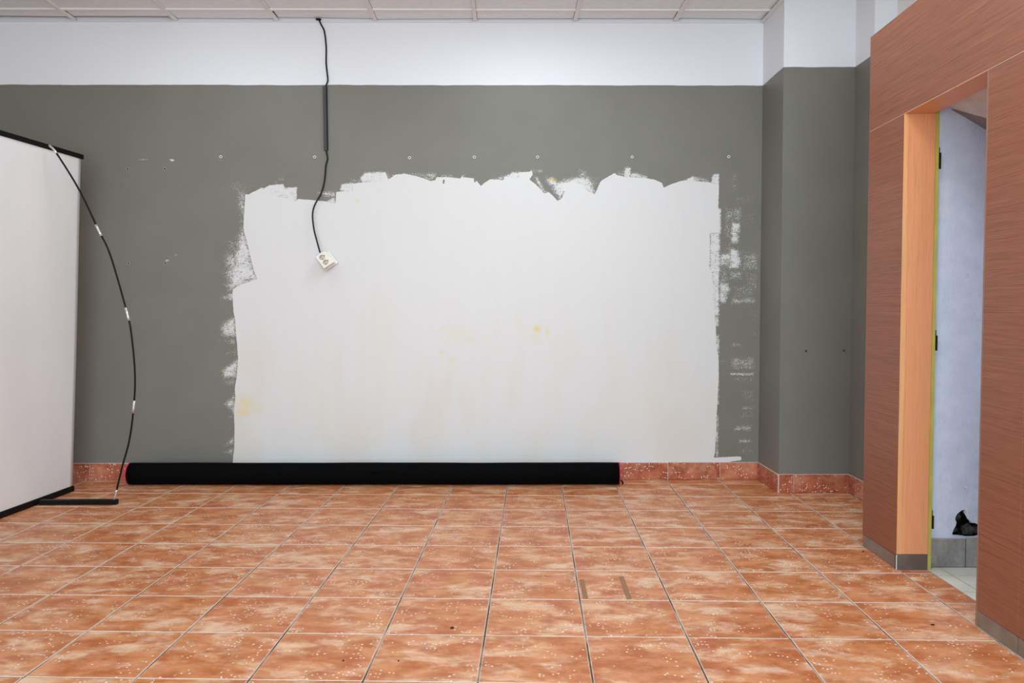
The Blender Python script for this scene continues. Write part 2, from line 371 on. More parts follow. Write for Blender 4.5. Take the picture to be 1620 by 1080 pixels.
DRY = [  # (outline, density, softness px)
  ([(377, 300), (388.5, 305), (387, 346), (382, 340), (377, 322)], .55, 4), ([(352, 296), (374, 286), (402, 292), (390, 301), (372, 304)], .30, 5), (rect(378, 340, 385, 354), .38, 3),
  ([(384, 362), (392, 386), (407.5, 441), (385, 450), (364, 457), (362, 436), (372, 408), (376, 384)], .80, 7), ([(360, 400), (376, 405), (374, 440), (360, 462), (358, 430)], .66, 7), ([(358, 380), (378, 378), (377, 402), (362, 398)], .32, 5),
  ([(348, 471), (370, 460), (370, 476)], .62, 3), ([(349, 516), (372, 500), (374, 533), (352, 530)], .68, 4), ([(344, 540), (374, 533), (374, 548)], .40, 4), ([(352, 560), (376, 550), (376, 566)], .30, 3),
  ([(351, 586), (377, 566), (375, 596), (354, 597)], .68, 4), ([(347, 606), (374, 596), (373, 612)], .38, 4), ([(356, 640), (372, 622), (371, 654)], .66, 4), ([(352, 660), (371, 653), (371, 664)], .32, 3),
  ([(355, 705), (370, 690), (370, 702)], .60, 3), ([(351, 716), (370, 706), (370, 718)], .55, 3), (rect(342, 500, 352, 610), .10, 5),
  ([(404, 303), (415, 296), (417, 298), (426, 293.3), (448, 291), (450.4, 297), (470, 295.8), (469.4, 318.5), (425, 308)], .97, 1), ([(432, 287), (449, 280), (451, 284), (436, 290)], .38, 3),
  ([(500, 304), (532, 302), (532, 314), (515, 311)], .56, 3), ([(516, 318), (528, 312), (532, 322), (522, 322)], .75, 2), ([(541, 291), (559, 289), (559, 303.5), (538, 301)], .88, 2), ([(554, 283), (578, 284), (575, 291), (555, 291)], .40, 3),
  ([(570, 281), (578, 273.5), (605, 271.5), (605, 289), (573, 289)], .90, 2), ([(609, 271), (613, 271), (617, 282), (614, 284)], .5, 2), ([(545, 277), (556, 277), (556, 284), (545, 286)], .2, 3),
  ([(640, 274), (690, 273), (690, 282), (682, 287)], .50, 3), ([(618, 276), (640, 273.5), (640, 277), (622, 280)], .55, 2), (rect(698, 275, 717, 281), .38, 2), (rect(730, 276, 735, 282), .62, 2),
  ([(775, 284), (797, 277), (797, 286)], .48, 2), ([(798, 280), (812, 272.5), (823, 272), (823, 281)], .86, 2), (rect(839, 268.5, 858, 272), .52, 2), ([(840, 262), (857, 262), (857, 268), (840, 268)], .2, 3),
  ([(845, 279), (850, 280), (862, 300), (866, 303), (858, 306)], .62, 2), ([(856, 278), (868, 274), (872, 284), (862, 286)], .25, 4),
  ([(864, 284), (874, 281), (882, 290), (895, 284), (912, 281), (930, 281), (938, 294), (941, 307), (925, 301), (905, 295), (893, 304), (886, 316), (880, 306), (874, 294)], .84, 4),
  ([(917, 270), (926, 270), (928, 284), (914, 284)], .5, 4), ([(933, 278), (946, 280), (944, 296), (938, 296)], .34, 4),
  ([(968, 276), (988, 268), (988, 280)], .42, 3), ([(988, 265), (998, 265), (997.5, 281), (987, 281)], .80, 1.5), ([(996, 273), (1006, 274), (1024, 279), (1022, 283), (996, 282)], .72, 2), (rect(1010, 262, 1024, 275), .26, 3), 
  ([(1082, 285), (1097, 278.8), (1097.2, 286)], .88, 1.5), ([(1097, 279), (1110, 281), (1118, 283), (1123, 288), (1097, 287)], .62, 2), ([(1128.5, 275), (1137.2, 274.6), (1137.6, 292), (1124, 290)], .86, 1.5), 
  (rect(1135, 329.5, 1140.2, 369), .88, 1.5), (rect(1123, 368.5, 1138.6, 430), .82, 2), (rect(1126, 430, 1137.4, 500), .84, 2), (rect(1129, 498, 1137, 516), .66, 2), (rect(1132, 530, 1138, 560), .66, 2), (rect(1134, 596, 1137.6, 640), .6, 1.5), (rect(1132, 655, 1136.5, 722), .6, 1.5),
  (rect(1156, 273, 1168, 304), .30, 4), (rect(1160, 309, 1193, 322), .26, 4), (rect(1147, 328, 1173, 351), .42, 4), (rect(1172, 337, 1196, 359), .22, 5), (rect(1145, 349, 1157, 379), .36, 4),
  ([(1158, 352), (1171, 352), (1168, 385), (1155, 385)], .72, 3), (rect(1143, 384, 1156, 399), .30, 4), (rect(1138, 400, 1172, 423), .62, 4), ([(1156, 392), (1166, 396), (1172, 408), (1168, 424), (1155, 424)], .82, 4), (rect(1176, 399, 1200, 427), .46, 5),
  (rect(1138, 424, 1152, 456), .40, 4), ([(1138, 446), (1151, 448), (1155, 458), (1148, 478), (1138, 480)], .66, 3), (rect(1154, 429, 1173, 441), .48, 4), (rect(1179, 430, 1199, 456), .34, 5), (rect(1158, 450, 1194, 478), .30, 5), (rect(1157, 471, 1195, 480), .50, 3), (rect(1184, 486, 1199, 502), .22, 4),
  (rect(1138, 520, 1145, 545), .14, 4), (rect(1189, 498, 1196, 532), .26, 4), (rect(1156, 541, 1173, 549), .34, 3), (rect(1157, 565, 1194, 585), .42, 4), (rect(1155, 589.5, 1193, 593.5), .62, 1.5), (rect(1157, 596, 1191, 604), .32, 3), (rect(1175, 618, 1193, 632), .34, 4),
  (rect(1173, 642.5, 1193, 647.5), .40, 2), (rect(1171, 649, 1191, 662), .30, 4), (rect(1162, 673, 1188, 681), .52, 3), (rect(1169, 695, 1188, 700), .55, 2), (rect(1169, 704, 1191, 722), .24, 4), (rect(1136, 568, 1150, 576), .25, 3),
  (rect(346, 252, 353, 255), .4, 2), (rect(219, 251.6, 234, 253.4), .5, 1), ([(268, 252), (275, 252.5), (275, 255), (269, 254)], .95, 1), (rect(262, 411, 267, 413), .8, 1), (rect(277, 402, 280, 405), .5, 1.5),
]
YEL = [(388, 638, 9, 9, .45), (385.5, 652, 8, 4, .55), (405, 645, 14, 8, .16), (849.5, 520, 3.6, 3.6, .95), (866, 525, 2.2, 4, .45), (846.5, 531, 3.5, 6, .28), (857, 540, 8, 3, .08), (700.5, 519.5, 3, 2.2, .45), (712, 531, 2, 2, .4), (724, 526, 14, 8, .15),
       (742, 538, 7, 3.2, .22), (697.5, 557, 2.4, 1.8, .5), (714, 569, 5, 4, .16), (387, 580, 5, 16, .14), (877, 283, 6, 3, .9), (565.5, 317.5, 1.8, 1.5, .6), (1077, 318, 3, 6, .10), (1124, 650, 8, 22, .10), (600, 525, 16, 40, .07), (817, 505, 1.5, 14, .14),
       (384, 685, 5, 5, .10), (470, 640, 5, 40, .06), (510, 650, 14, 40, .08), (1020, 640, 30, 40, .05), (690, 285, 3, 2, .2), (811, 414, 3, 3, .18)]
def sdf(poly, P):
    a = np.asarray(poly); b = np.roll(a, -1, 0); d = np.full(len(P), 1e9); ins = np.zeros(len(P), bool)
    for (ax, ay), (bx, by) in zip(a, b):
        ex, ey = bx - ax, by - ay; wx, wy = P[:, 0] - ax, P[:, 1] - ay
        t = np.clip((wx * ex + wy * ey) / (ex * ex + ey * ey + 1e-12), 0, 1)
        d = np.minimum(d, (wx - t * ex) ** 2 + (wy - t * ey) ** 2)
        cnd = (ay > P[:, 1]) != (by > P[:, 1])
        xi = ax + (P[:, 1] - ay) / (by - ay + 1e-12) * ex
        ins ^= cnd & (P[:, 0] < xi)
    return np.where(ins, 1, -1) * np.sqrt(d)
PXM = (on_y(900, 500, YB)[0] - on_y(800, 500, YB)[0]) / 100     # metres per photo pixel on the wall
def build_back_wall():
    STEP = .0066; gx0, gx1, gz0, gz1 = -2.33, 1.59, .095, 2.03
    nx, nz = int((gx1 - gx0) / STEP) + 1, int((gz1 - gz0) / STEP) + 1
    X, Z = np.meshgrid(np.linspace(gx0, gx1, nx), np.linspace(gz0, gz1, nz)); P = np.stack([X.ravel(), Z.ravel()], 1)
    sd = sdf(px(SOLID), P)
    for h in HOLES: sd = np.minimum(sd, -sdf(px(h), P))
    dry = np.zeros(len(P))
    for poly, den, soft in DRY:
        q = px(poly); lo, hi = q.min(0) - .06, q.max(0) + .06
        k = np.where((P[:, 0] > lo[0]) & (P[:, 0] < hi[0]) & (P[:, 1] > lo[1]) & (P[:, 1] < hi[1]))[0]
        s = sdf(q, P[k]) / (soft * PXM)
        dry[k] = np.maximum(dry[k], den * np.clip(s * .36 + .60, 0, 1))
    yl = np.zeros(len(P))
    for x, y, sx, sy, a in YEL:
        cx, cz = on_y(x, y, YB); yl = np.maximum(yl, a * np.exp(-.5 * (((P[:, 0] - cx) / (sx * PXM)) ** 2 + ((P[:, 1] - cz) / (sy * PXM)) ** 2)))
    xs = [XL, gx0, gx1, XC]; zs = [-.02, gz0, gz1, ZC + .05]
    extra = []; ef = []
    for a in range(3):
        for b in range(3):
            if a == 1 and b == 1: continue
            k = len(P) + len(extra)
            extra += [(xs[a], zs[b]), (xs[a + 1], zs[b]), (xs[a + 1], zs[b + 1]), (xs[a], zs[b + 1])]; ef.append([k, k + 1, k + 2, k + 3])
    # a thin return so that the wall has thickness
    AP = np.concatenate([P, np.array(extra)]); V = np.zeros((len(AP), 3)); V[:, 0] = AP[:, 0]; V[:, 1] = YB; V[:, 2] = AP[:, 1]
    idx = np.arange(nx * nz).reshape(nz, nx)
    F = np.stack([idx[:-1, :-1], idx[:-1, 1:], idx[1:, 1:], idx[1:, :-1]], -1).reshape(-1, 4)
    F = np.concatenate([F, np.array(ef)])
    kb = len(V); V = np.concatenate([V, [(XL, YB + .2, -.02), (XC, YB + .2, -.02), (XC, YB + .2, ZC + .05), (XL, YB + .2, ZC + .05)]])
    F = np.concatenate([F, [[kb + 3, kb + 2, kb + 1, kb]]])
    me = bpy.data.meshes.new('wall_back'); me.vertices.add(len(V)); me.vertices.foreach_set('co', V.ravel())
    me.loops.add(F.size); me.loops.foreach_set('vertex_index', F.ravel().astype(np.int32)); me.polygons.add(len(F))
    me.polygons.foreach_set('loop_start', np.arange(0, F.size, 4, dtype=np.int32)); me.update(calc_edges=True)
    for nm, arr, dv in (('paint_edge', sd, -1.0), ('paint_dry', dry, 0.0), ('paint_yellow', yl, 0.0)):
        at = me.attributes.new(nm, 'FLOAT', 'POINT'); full = np.full(len(V), dv, np.float32); full[:len(arr)] = arr; at.data.foreach_set('value', full)
    tag(link('wall_back', me, M_WALLP), kind='structure')
build_back_wall()

# ---------------------------------------------------------------- stepped walls at the right of the back wall
tag(box('wall_pier', XC, XS + .25, YS, YB + .2, -.02, 3.3, M_WALL), kind='structure')
tag(box('wall_side', XS, XS + .25, YS2, YS - .0005, -.02, 3.3, M_WALL), kind='structure')
tag(box('wall_step', XS + .0005, 2.9, YS2 + .0005, YS2 + .12, 2.0, 3.3, M_CREAM), kind='structure')
tag(box('wall_step_side', XS2, 2.9, 3.42, YS2, 2.31, 3.3, M_UPW), kind='structure')
tag(box('wall_behind', XS + .0005, 3.15, 3.49, 3.60, -.02, 2.31, M_WALL), kind='structure')
# the rest of the room, behind and beside the camera
tag(box('wall_left', XL - .15, XL, YF, YB + .2, -.02, ZC + .05, M_ROOMG), kind='structure')
tag(box('wall_right', 1.60, 1.75, YF, .55, -.02, ZC + .05, M_ROOM), kind='structure')
wf = thing('wall_front', (0, 0, 0), None, None); wf['kind'] = 'structure'
box('wall_pier', XL, -3.4, YF - .15, YF, -.02, ZC + .05, M_ROOM, wf); box('wall_pier', 1.5, 1.75, YF - .15, YF, -.02, ZC + .05, M_ROOM, wf)
box('lintel', -3.4, 1.5, YF - .15, YF, 2.72, ZC + .05, M_ROOM, wf); box('sill', -3.4, 1.5, YF - .15, YF, -.02, .35, M_ROOM, wf)

# ---------------------------------------------------------------- suspended ceiling
ceil = box('ceiling', XL, XC, YF, YB + .02, ZC + .055, ZC + .09, M_VOID); tag(ceil, kind='structure')
TX = [-4.55, -3.927, -3.303, -2.680, -2.055, -1.432, -.820, -.200, .422, 1.045, 1.597]
TY = [YB - .012, 4.842, 4.217, 3.592, 2.967, 2.342, 1.717, 1.092, .467, -.158, -.783, -1.408, -2.033, -2.658]
for x in TX[:-1]: box('main_tee', x - .012, x + .012, YF + .01, YB - .010, ZC - .001, ZC + .012, M_TBAR, ceil, .001)
for k, y in enumerate(TY[1:]):
    for a, b in zip(TX, TX[1:]): box('cross_tee', a + .0125, b - .0125, y - .009, y + .009, ZC + .0005, ZC + .011, M_TBAR, ceil)
pcache = {}
for j, (y1, y0) in enumerate(zip(TY, TY[1:])):
    for i, (a, b) in enumerate(zip(TX, TX[1:])):
        sh = .030 if j == 0 and i < 4 else 0.0; wd, dp = round(b - a - .0265, 4), round(y1 - y0 - (.0205 if j else .013) - sh, 4); key = (wd, dp)
        if key not in pcache:
            me = mesh_of(box_bm(-wd / 2, wd / 2, -dp / 2, dp / 2, 0, .014, .0015), 'ceiling_panel'); me.materials.append(M_CEIL); pcache[key] = me
        o = bpy.data.objects.new('ceiling_panel', pcache[key]); C.objects.link(o); o.parent = ceil
        o.location = ((a + b) / 2, (y0 + y1) / 2 + (0 if j else .003) - sh / 2, ZC + .0095)
        if j == 0:                                  # cut edge row: panels sit unevenly
            o.location.z += random.uniform(0, .006); o.rotation_euler = (random.uniform(-.01, .03), random.uniform(-.012, .012), random.uniform(-.004, .004))
cr_ = box('ceiling_right', XC + .0005, 3.1, YF, YS - .0005, ZC + .03, ZC + .09, M_UPW); tag(cr_, kind='structure')
t1 = box('trim_1', XL, XC - .003, YB - .009, YB - .0006, ZC - .007, ZC - .001, M_TBAR, None, .001); tag(t1, kind='structure')
t2 = box('trim_2', XC - .022, XC - .0006, YS + .004, YB - .025, ZC - .010, ZC - .0005, M_TBAR, None, .001); tag(t2, kind='structure')
t3 = box('trim_3', XC - .022, XC + .0, YF, YS - .004, ZC - .010, ZC - .0005, M_TBAR, None, .001); tag(t3, kind='structure')

# ---------------------------------------------------------------- terracotta skirting
def skirting(name, p0, p1, joints, h=.1075, th=.009):
    """tiles along p0->p1, proud of the wall on the left-hand side of the direction"""
    d = Vector((p1[0] - p0[0], p1[1] - p0[1])); L = d.length; ang = math.atan2(d.y, d.x)
    root = box(name, 0, L, .0006, .0052, .0005, h - .0015, M_GROUTW); root.location = (p0[0], p0[1], 0); root.rotation_euler = (0, 0, ang)
    tag(root, kind='structure')
    js = [0] + list(joints) + [L]
    for a, b in zip(js, js[1:]):
        hw = (b - a) / 2 - .0022; hh = h + random.uniform(-.0012, .0012)
        o = link('skirting_tile', mesh_of(box_bm(-hw, hw, 0, th, .0012, hh, .0012)), M_SKIRT, root); o.location = ((a + b) / 2, .001, 0)
        cap = box('mortar_line', -hw - .002, hw + .002, .0007, .0065, hh - .0006, hh + .0022, M_GROUTW, o)
jt = [1.019 - k * TP for k in range(18)][::-1] + [1.3505]
skirting('baseboard_back', (XC, YB), (XL, YB), sorted(XC - x for x in jt if x > XL + .05))
skirting('baseboard_pier_side', (XC, YS - .009), (XC, YB - .011), [.085])
bpt = skirting('baseboard_pier', (XS, YS), (XC, YS), [XS - 1.684])
skirting('baseboard_side', (XS, YS2), (XS, YS - .011), [.19])

# ---------------------------------------------------------------- corridor behind the doorway
YCW = 3.285
cf = box('floor_corridor', 1.735, 3.0, 1.25, YCW + .1, -.05, -.002, M_CGROUT); tag(cf, kind='structure')
for a in range(-1, 6):
    for b in range(0, 10):
        x0, x1 = 1.803 + a * .197, 1.803 + (a + 1) * .197; y1_, y0_ = 3.361 - b * .189, 3.361 - (b + 1) * .189
        g = .0016; pl_ = [(x0 + g, y0_ + g), (x1 - g, y0_ + g), (x1 - g, y1_ - g), (x0 + g, y1_ - g)]
        pl_ = clip(pl_, 0, 1, YCW - .001); pl_ = clip(pl_, -nx_, -ny_, -(nx_ * PX0 + ny_ * PY0 + DOORX + .004)); pl_ = clip(pl_, 0, -1, -1.26)
        if len(pl_) < 3 or parea(pl_) < 3e-4: continue
        link('floor_tile', mesh_of(prism_bm(pl_, -.008, -.0005 + random.uniform(-.0006, .0004))), M_CFLOOR, cf)
# plaster wall with a broken hole above the skirting
HOLE = [(1.909, .240), (1.898, .236), (1.888, .228), (1.880, .221), (1.874, .208), (1.873, .199), (1.879, .186), (1.876, .172), (1.868, .158), (1.862, .141), (1.864, .130), (1.890, .126), (1.93, .1255),
        (1.964, .126), (1.992, .127), (2.000, .150), (1.996, .170), (1.984, .179), (1.972, .177), (1.963, .181), (1.954, .184), (1.945, .184), (1.936, .193), (1.925, .201), (1.918, .214), (1.919, .228), (1.914, .236)]
def corridor_wall():
    b = bmesh.new(); x0, x1, z0, z1 = 1.752, 3.0, -.02, 2.25
    outer = [b.verts.new((x, YCW, z)) for x, z in ((x0, z0), (x1, z0), (x1, z1), (x0, z1))]
    inner = [b.verts.new((x, YCW, z)) for x, z in HOLE]
    es = [b.edges.new((outer[i], outer[(i + 1) % 4])) for i in range(4)] + [b.edges.new((inner[i], inner[(i + 1) % len(inner)])) for i in range(len(inner))]
    bmesh.ops.triangle_fill(b, edges=es, use_beauty=True, use_dissolve=False, normal=(0, -1, 0))
    back = [b.verts.new((v.co.x + random.uniform(-.006, .006), YCW + .012 + random.uniform(0, .006), v.co.z + random.uniform(-.005, .005))) for v in inner]
    for i in range(len(inner)):
        k = (i + 1) % len(inner); b.faces.new((inner[i], inner[k], back[k], back[i]))
    o = link('wall_corridor', mesh_of(b), M_PLAST); tag(o, kind='structure')
    b = bmesh.new()                                   # masonry cavity behind the plaster
    cx_, cz_ = 1.93, .175
    rings = []
    for s_, dep in ((1.10, .013), (1.12, .05), (.55, .085)):
        rings.append([b.verts.new((cx_ + (x - cx_) * s_ + random.uniform(-.004, .004), YCW + dep + random.uniform(-.004, .004), cz_ + (z - cz_) * s_ + random.uniform(-.004, .004))) for x, z in HOLE])
    for A, B in zip(rings, rings[1:]):
        for i in range(len(A)):
            k = (i + 1) % len(A); b.faces.new((A[i], A[k], B[k], B[i]))
    b.faces.new(rings[-1]); link('cavity', mesh_of(b), M_CAVITY, o)
    for (sx, sz, r, sy, fl) in ((1.932, .154, .027, .012, .85), (1.893, .207, .019, .028, 1.15), (1.885, .148, .017, .034, .8), (1.976, .150, .020, .030, .9)):
        b = bmesh.new(); bmesh.ops.create_icosphere(b, subdivisions=2, radius=r)
        for v in b.verts:
            k = 1 + .16 * math.sin(v.co.x * 210 + sx * 50) * math.cos(v.co.z * 190 + sz * 90) + random.uniform(-.07, .07); v.co *= k; v.co.z *= fl; v.co.y *= .8
        st = link('rubble_stone', mesh_of(b), M_STONE if sx == 1.928 else M_RUBBLE, o); st.location = (sx, YCW + sy, sz)
    b = bmesh.new(); tube_bm([(0, -.012, 0), (0, .004, 0)], .0022, 8, b); tube_bm([(0, -.014, 0), (0, -.011, 0)], .005, 10, b)
    nl = link('nail', mesh_of(b), M_PLUG, o); nl.location = (1.909, YCW, .336)
    return o
corridor_wall()
box('wall_corridor_return', 1.78, 3.0, YCW + .10, YCW + .14, -.02, 2.25, M_CAVITY)['kind'] = 'structure'
cb = box('baseboard_corridor', 1.754, 3.0, YCW - .006, YCW - .0006, 0, .116, M_CGROUT); tag(cb, kind='structure')
for a, b in ((1.754, 1.911), (1.915, 2.11), (2.114, 2.31), (2.314, 2.51), (2.514, 2.71), (2.714, 2.91)):
    link('skirting_tile', mesh_of(box_bm(a, b, YCW - .013, YCW - .004, .001, .120 + (.003 if a > 1.9 else 0), .0015)), M_CEM, cb)
box('wall_corridor_end', 3.0, 3.1, 1.2, YCW + .14, -.02, 2.25, M_PLAST)['kind'] = 'structure'
box('wall_corridor_near', 1.76, 3.1, 1.1, 1.25, -.02, 2.25, M_PLAST)['kind'] = 'structure'
cc_ = box('ceiling_corridor', 1.752, 3.1, 1.1, YCW + .2, 2.255, 2.30, M_SOFF); tag(cc_, kind='structure')
# sloping underside of the stairs
def soff_z(x): return 1.899 - .570 * (x - 1.823)
b = bmesh.new(); xa, xb = 1.755, 2.75
vs = [b.verts.new((x, y, soff_z(x) + dz)) for dz in (0, .09) for y in (1.3, YCW - .0005) for x in (xa, xb)]
for f in ((0, 2, 3, 1), (4, 5, 7, 6), (0, 1, 5, 4), (2, 6, 7, 3), (0, 4, 6, 2), (1, 3, 7, 5)): b.faces.new([vs[i] for i in f])
so = link('ceiling_stair_soffit', mesh_of(b), M_SOFF); tag(so, kind='structure')
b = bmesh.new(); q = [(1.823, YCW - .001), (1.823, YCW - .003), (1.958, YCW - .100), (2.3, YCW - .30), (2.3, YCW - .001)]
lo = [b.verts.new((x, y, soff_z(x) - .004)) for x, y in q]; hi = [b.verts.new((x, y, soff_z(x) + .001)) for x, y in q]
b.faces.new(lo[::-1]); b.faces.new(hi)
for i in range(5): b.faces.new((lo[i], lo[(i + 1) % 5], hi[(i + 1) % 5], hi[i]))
link('tapered_dark_strip', mesh_of(b), M_SOFFD, so)  # thin dark strip against the soffit, widening as it descends

# ---------------------------------------------------------------- door frame left in the opening
d1 = box('door_1', 1.7395, 1.7548, 3.2480, 3.2800, 0.0, 1.905, M_YEL, None, .0008); tag(d1, 'narrow yellow painted door jamb beside the rough white corridor wall', kind='structure')
for za, zb in ((1.648, 1.735), (.908, .992), (.170, .246)):
    hb = bmesh.new(); box_bm(1.7549, 1.7590, 3.2500, 3.2560, za + .010, zb, 0, 1, hb); tube_bm([(1.7598, 3.249, za), (1.7598, 3.249, zb - .022)], .0042, 10, hb)
    link('hinge', mesh_of(hb), M_BLACK, d1)

# ================================================================== THINGS
# ---------------------------------------------------------------- wood partition with doorway
RZ = math.atan2(-math.cos(PANG), -math.sin(PANG))
wp_ = thing('wood_partition', (PX0, PY0, 0), 'red-brown wood veneer partition with a tall open doorway at the right', 'partition', None, RZ)
S1, S2, S3, SE = .335, .915, 1.148, 3.02; ZD = 1.868; ZT = 2.287; TH = .127
def wpart(name, s0, s1, t0, t1, z0, z1, mat, bevel=.0008, parent=wp_): return box(name, s0, s1, t0, t1, z0, z1, mat, parent, bevel)
wpart('header_panel', 0, SE, 0, .018, ZD + .003, ZT, M_WOOD, .0004)
for s0, s1 in ((0, S1 - .003), (S2 + .0095, S3 - .0012), (S3 + .0012, 2.08), (2.083, SE)):
    p = wpart('panel', s0, s1, 0, .018, .0575, ZD, M_WOOD)
    k = wpart('kick_plate', s0 + .0005, s1 - .0005, .0015, .017, .0012, .0555, M_KICK, .0005)
    k['label'] = 'brushed brown-grey metal kick plate'
wpart('seam_strip', .002, SE - .01, .0004, .016, ZD + .0006, ZD + .0026, M_SEAM, 0)['label'] = 'thin pale joint line below the header panel'
wpart('seam_strip', S3 - .0009, S3 + .0009, .0008, .017, .06, ZD - .002, M_EDGER, 0)
j = wpart('jamb_lining', S1 - .018, S1, .0195, TH, .0655, ZD + .002, M_BEECH); j['label'] = 'orange beech lining board of the doorway'
wpart('jamb_lip', S1 - .0028, S1 + .0012, 0, .0192, .0655, ZD + .002, M_BEECHE, .0005, j)
jk = wpart('jamb_kick_plate', S1 - .018, S1 + .0015, .0, TH, .0012, .0645, M_KICKD, .0005)
wpart('corner_strip', S1 - .0012, S1 + .0024, -.0012, .0008, .0012, .062, M_TBAR, 0)
lt = wpart('lintel_lining', S1 + .0005, S2, .0008, .118, ZD, ZD + .018, M_BEECH); lt['label'] = 'wooden lining board under the door header'
rj = wpart('jamb_lining', S2, S2 + .009, .0004, TH, .0012, ZD - .0005, M_EDGER)
wpart('back_board', 0, S1 - .02, TH - .012, TH, 0.0012, ZT, M_WOOD); wpart('back_board', S2 + .02, SE, TH - .012, TH, .0012, ZT, M_WOOD)
wpart('end_board', 0, .018, .0185, TH - .0125, .0012, ZT, M_WOOD)
wpart('top_board', .019, SE, .0185, TH - .0125, ZT - .018, ZT - .001, M_WOOD)
wpart('header_back_board', S1 - .019, S2 + .019, TH - .012, TH, 1.90, ZT, M_WOOD)

# ---------------------------------------------------------------- banner stand at the left
bs = thing('banner_stand', (-2.59, 4.387, 0), 'white banner on black rails with a bowed black support rod', 'banner stand')
BX, BY = -2.59, 4.387
def L(p): return (p[0] - BX, p[1] - BY, p[2])
BR, BL, TR, TL = (-2.592, 4.710), (-2.634, 3.985), (-2.500, 4.710), (-2.589, 3.985)
def bpanel():
    b = bmesh.new(); nu, nv = 24, 40; th = .0022; g = {}
    for s_ in (0, 1):
        for i in range(nu + 1):
            for k in range(nv + 1):
                u, v = i / nu, k / nv; z = .030 + (1.966 - .030) * v
                x = (BR[0] * (1 - v) + TR[0] * v) * u + (BL[0] * (1 - v) + TL[0] * v) * (1 - u); y = BL[1] + (BR[1] - BL[1]) * u
                x += .0030 * math.sin(u * 7 + v * 3) * math.sin(math.pi * v) + (th / 2 if s_ == 0 else -th / 2)
                g[s_, i, k] = b.verts.new(L((x, y, z)))
    for i in range(nu):
        for k in range(nv):
            b.faces.new((g[0, i, k], g[0, i + 1, k], g[0, i + 1, k + 1], g[0, i, k + 1])); b.faces.new((g[1, i, k], g[1, i, k + 1], g[1, i + 1, k + 1], g[1, i + 1, k]))
    for k in range(nv):
        b.faces.new((g[0, nu, k], g[1, nu, k], g[1, nu, k + 1], g[0, nu, k + 1])); b.faces.new((g[0, 0, k], g[0, 0, k + 1], g[1, 0, k + 1], g[1, 0, k]))
    return mesh_of(b, 'banner', True)
link('banner', bpanel(), M_BAN, bs)['label'] = 'blank white banner sheet'
def rail(name, a, c, z0, z1, hw, over):
    d = (Vector(c) - Vector(a)); Ln = d.length; ang = math.atan2(d.y, d.x)
    o = link(name, mesh_of(box_bm(-over, Ln + over, -hw, hw, z0, z1, .005, 3)), M_BLKPL, bs); o.location = (a[0] - BX, a[1] - BY, 0); o.rotation_euler = (0, 0, ang)
    return o
tr_ = rail('top_rail', TL, TR, 1.962, 1.990, .010, .016); tr_['label'] = 'black clamp rail along the top'
br_ = rail('bottom_rail', BL, BR, .0005, .034, .011, .006)
ft = box('foot_bar', .000, .423, -.016, .016, .0005, .027, M_BLACK, bs, .0015)
rod = [(-2.184, .024), (-2.166, .092), (-2.138, .203), (-2.093, .362), (-2.065, .555), (-2.056, .730), (-2.071, .939), (-2.093, 1.061), (-2.177, 1.373), (-2.243, 1.521), (-2.342, 1.735), (-2.459, 1.930), (-2.500, 1.976)]
rp = spline([L((x, BY, z)) for x, z in rod], 8)
po = link('support_rod', mesh_of(tube_bm(rp, .0050, 12), 'rod', True), M_BLACK, bs)
def rod_at(z):                                       # index of the rod point nearest a height
    return min(range(len(rp)), key=lambda i: abs(rp[i].z - z))
for za, zb, r in ((.022, .085, .0062), (.515, .580, .0066), (1.020, 1.085, .0066), (1.490, 1.550, .0066), (1.925, 1.976, .0058)):
    a = rod_at(za); c = rod_at(zb); seg = rp[a:c + 1]
    if len(seg) < 3: seg = rp[max(0, a - 1):c + 2]
    link('ferrule', mesh_of(tube_bm(seg, r, 12), 'ferrule', True), M_SILVER, po)['label'] = 'silver metal joint of the rod'

# ---------------------------------------------------------------- rolled carpet
RX0, RX1, RY, RR = -2.339, .692, 4.889, .0700
cr = thing('carpet_roll', ((RX0 + RX1) / 2, RY, 0), 'long rolled-up black carpet with pink edges lying along the wall', 'carpet', None, -.005)
def spiral_profile():
    turns, th = 6.5, .0085; n = int(turns * 44); out = []
    for k in range(n + 1):
        a = 2 * math.pi * turns * k / n; r = .012 + (RR - .012) * (k / n) if False else RR - th * (turns - turns * k / n)
        r = max(r, .008); out.append((a, r))
    return out, th
def carpet(x0, x1, grow=0.0, nseg=1, wob=0.0):
    prof, th = spiral_profile(); b = bmesh.new(); a_end = prof[-1][0]; rows = []
    for s_ in range(nseg + 1):
        x = x0 + (x1 - x0) * s_ / nseg; row = []
        for a, r in prof:
            aa = a - a_end + math.radians(-62)          # loose end low on the wall side
            w_ = wob * math.sin(x * 5.1 + aa) + wob * .6 * math.sin(x * 13 + 2 * aa)
            for rr in (r + grow + w_, r - th * .86):
                yy, zz = rr * math.cos(aa), rr * math.sin(aa)
                row.append(b.verts.new((x, yy, RR + max(zz * (.985 if zz > 0 else 1.0), -RR + .0004))))
        rows.append(row)
    m = len(prof)
    for A, B in zip(rows, rows[1:]):
        for k in range(m - 1):
            b.faces.new((A[2 * k], A[2 * k + 2], B[2 * k + 2], B[2 * k])); b.faces.new((A[2 * k + 1], B[2 * k + 1], B[2 * k + 3], A[2 * k + 3]))
        b.faces.new((A[0], B[0], B[1], A[1])); b.faces.new((A[2 * m - 2], A[2 * m - 1], B[2 * m - 1], B[2 * m - 2]))
    for row, fl in ((rows[0], 1), (rows[-1], 0)):
        for k in range(m - 1):
            f = (row[2 * k], row[2 * k + 1], row[2 * k + 3], row[2 * k + 2]); b.faces.new(f if fl else f[::-1])
    return mesh_of(b, 'carpet', True)
HX = (RX1 - RX0) / 2
link('rolled_carpet', carpet(-HX + .007, HX - .007, 0, 40, .0008), M_CARPET, cr)
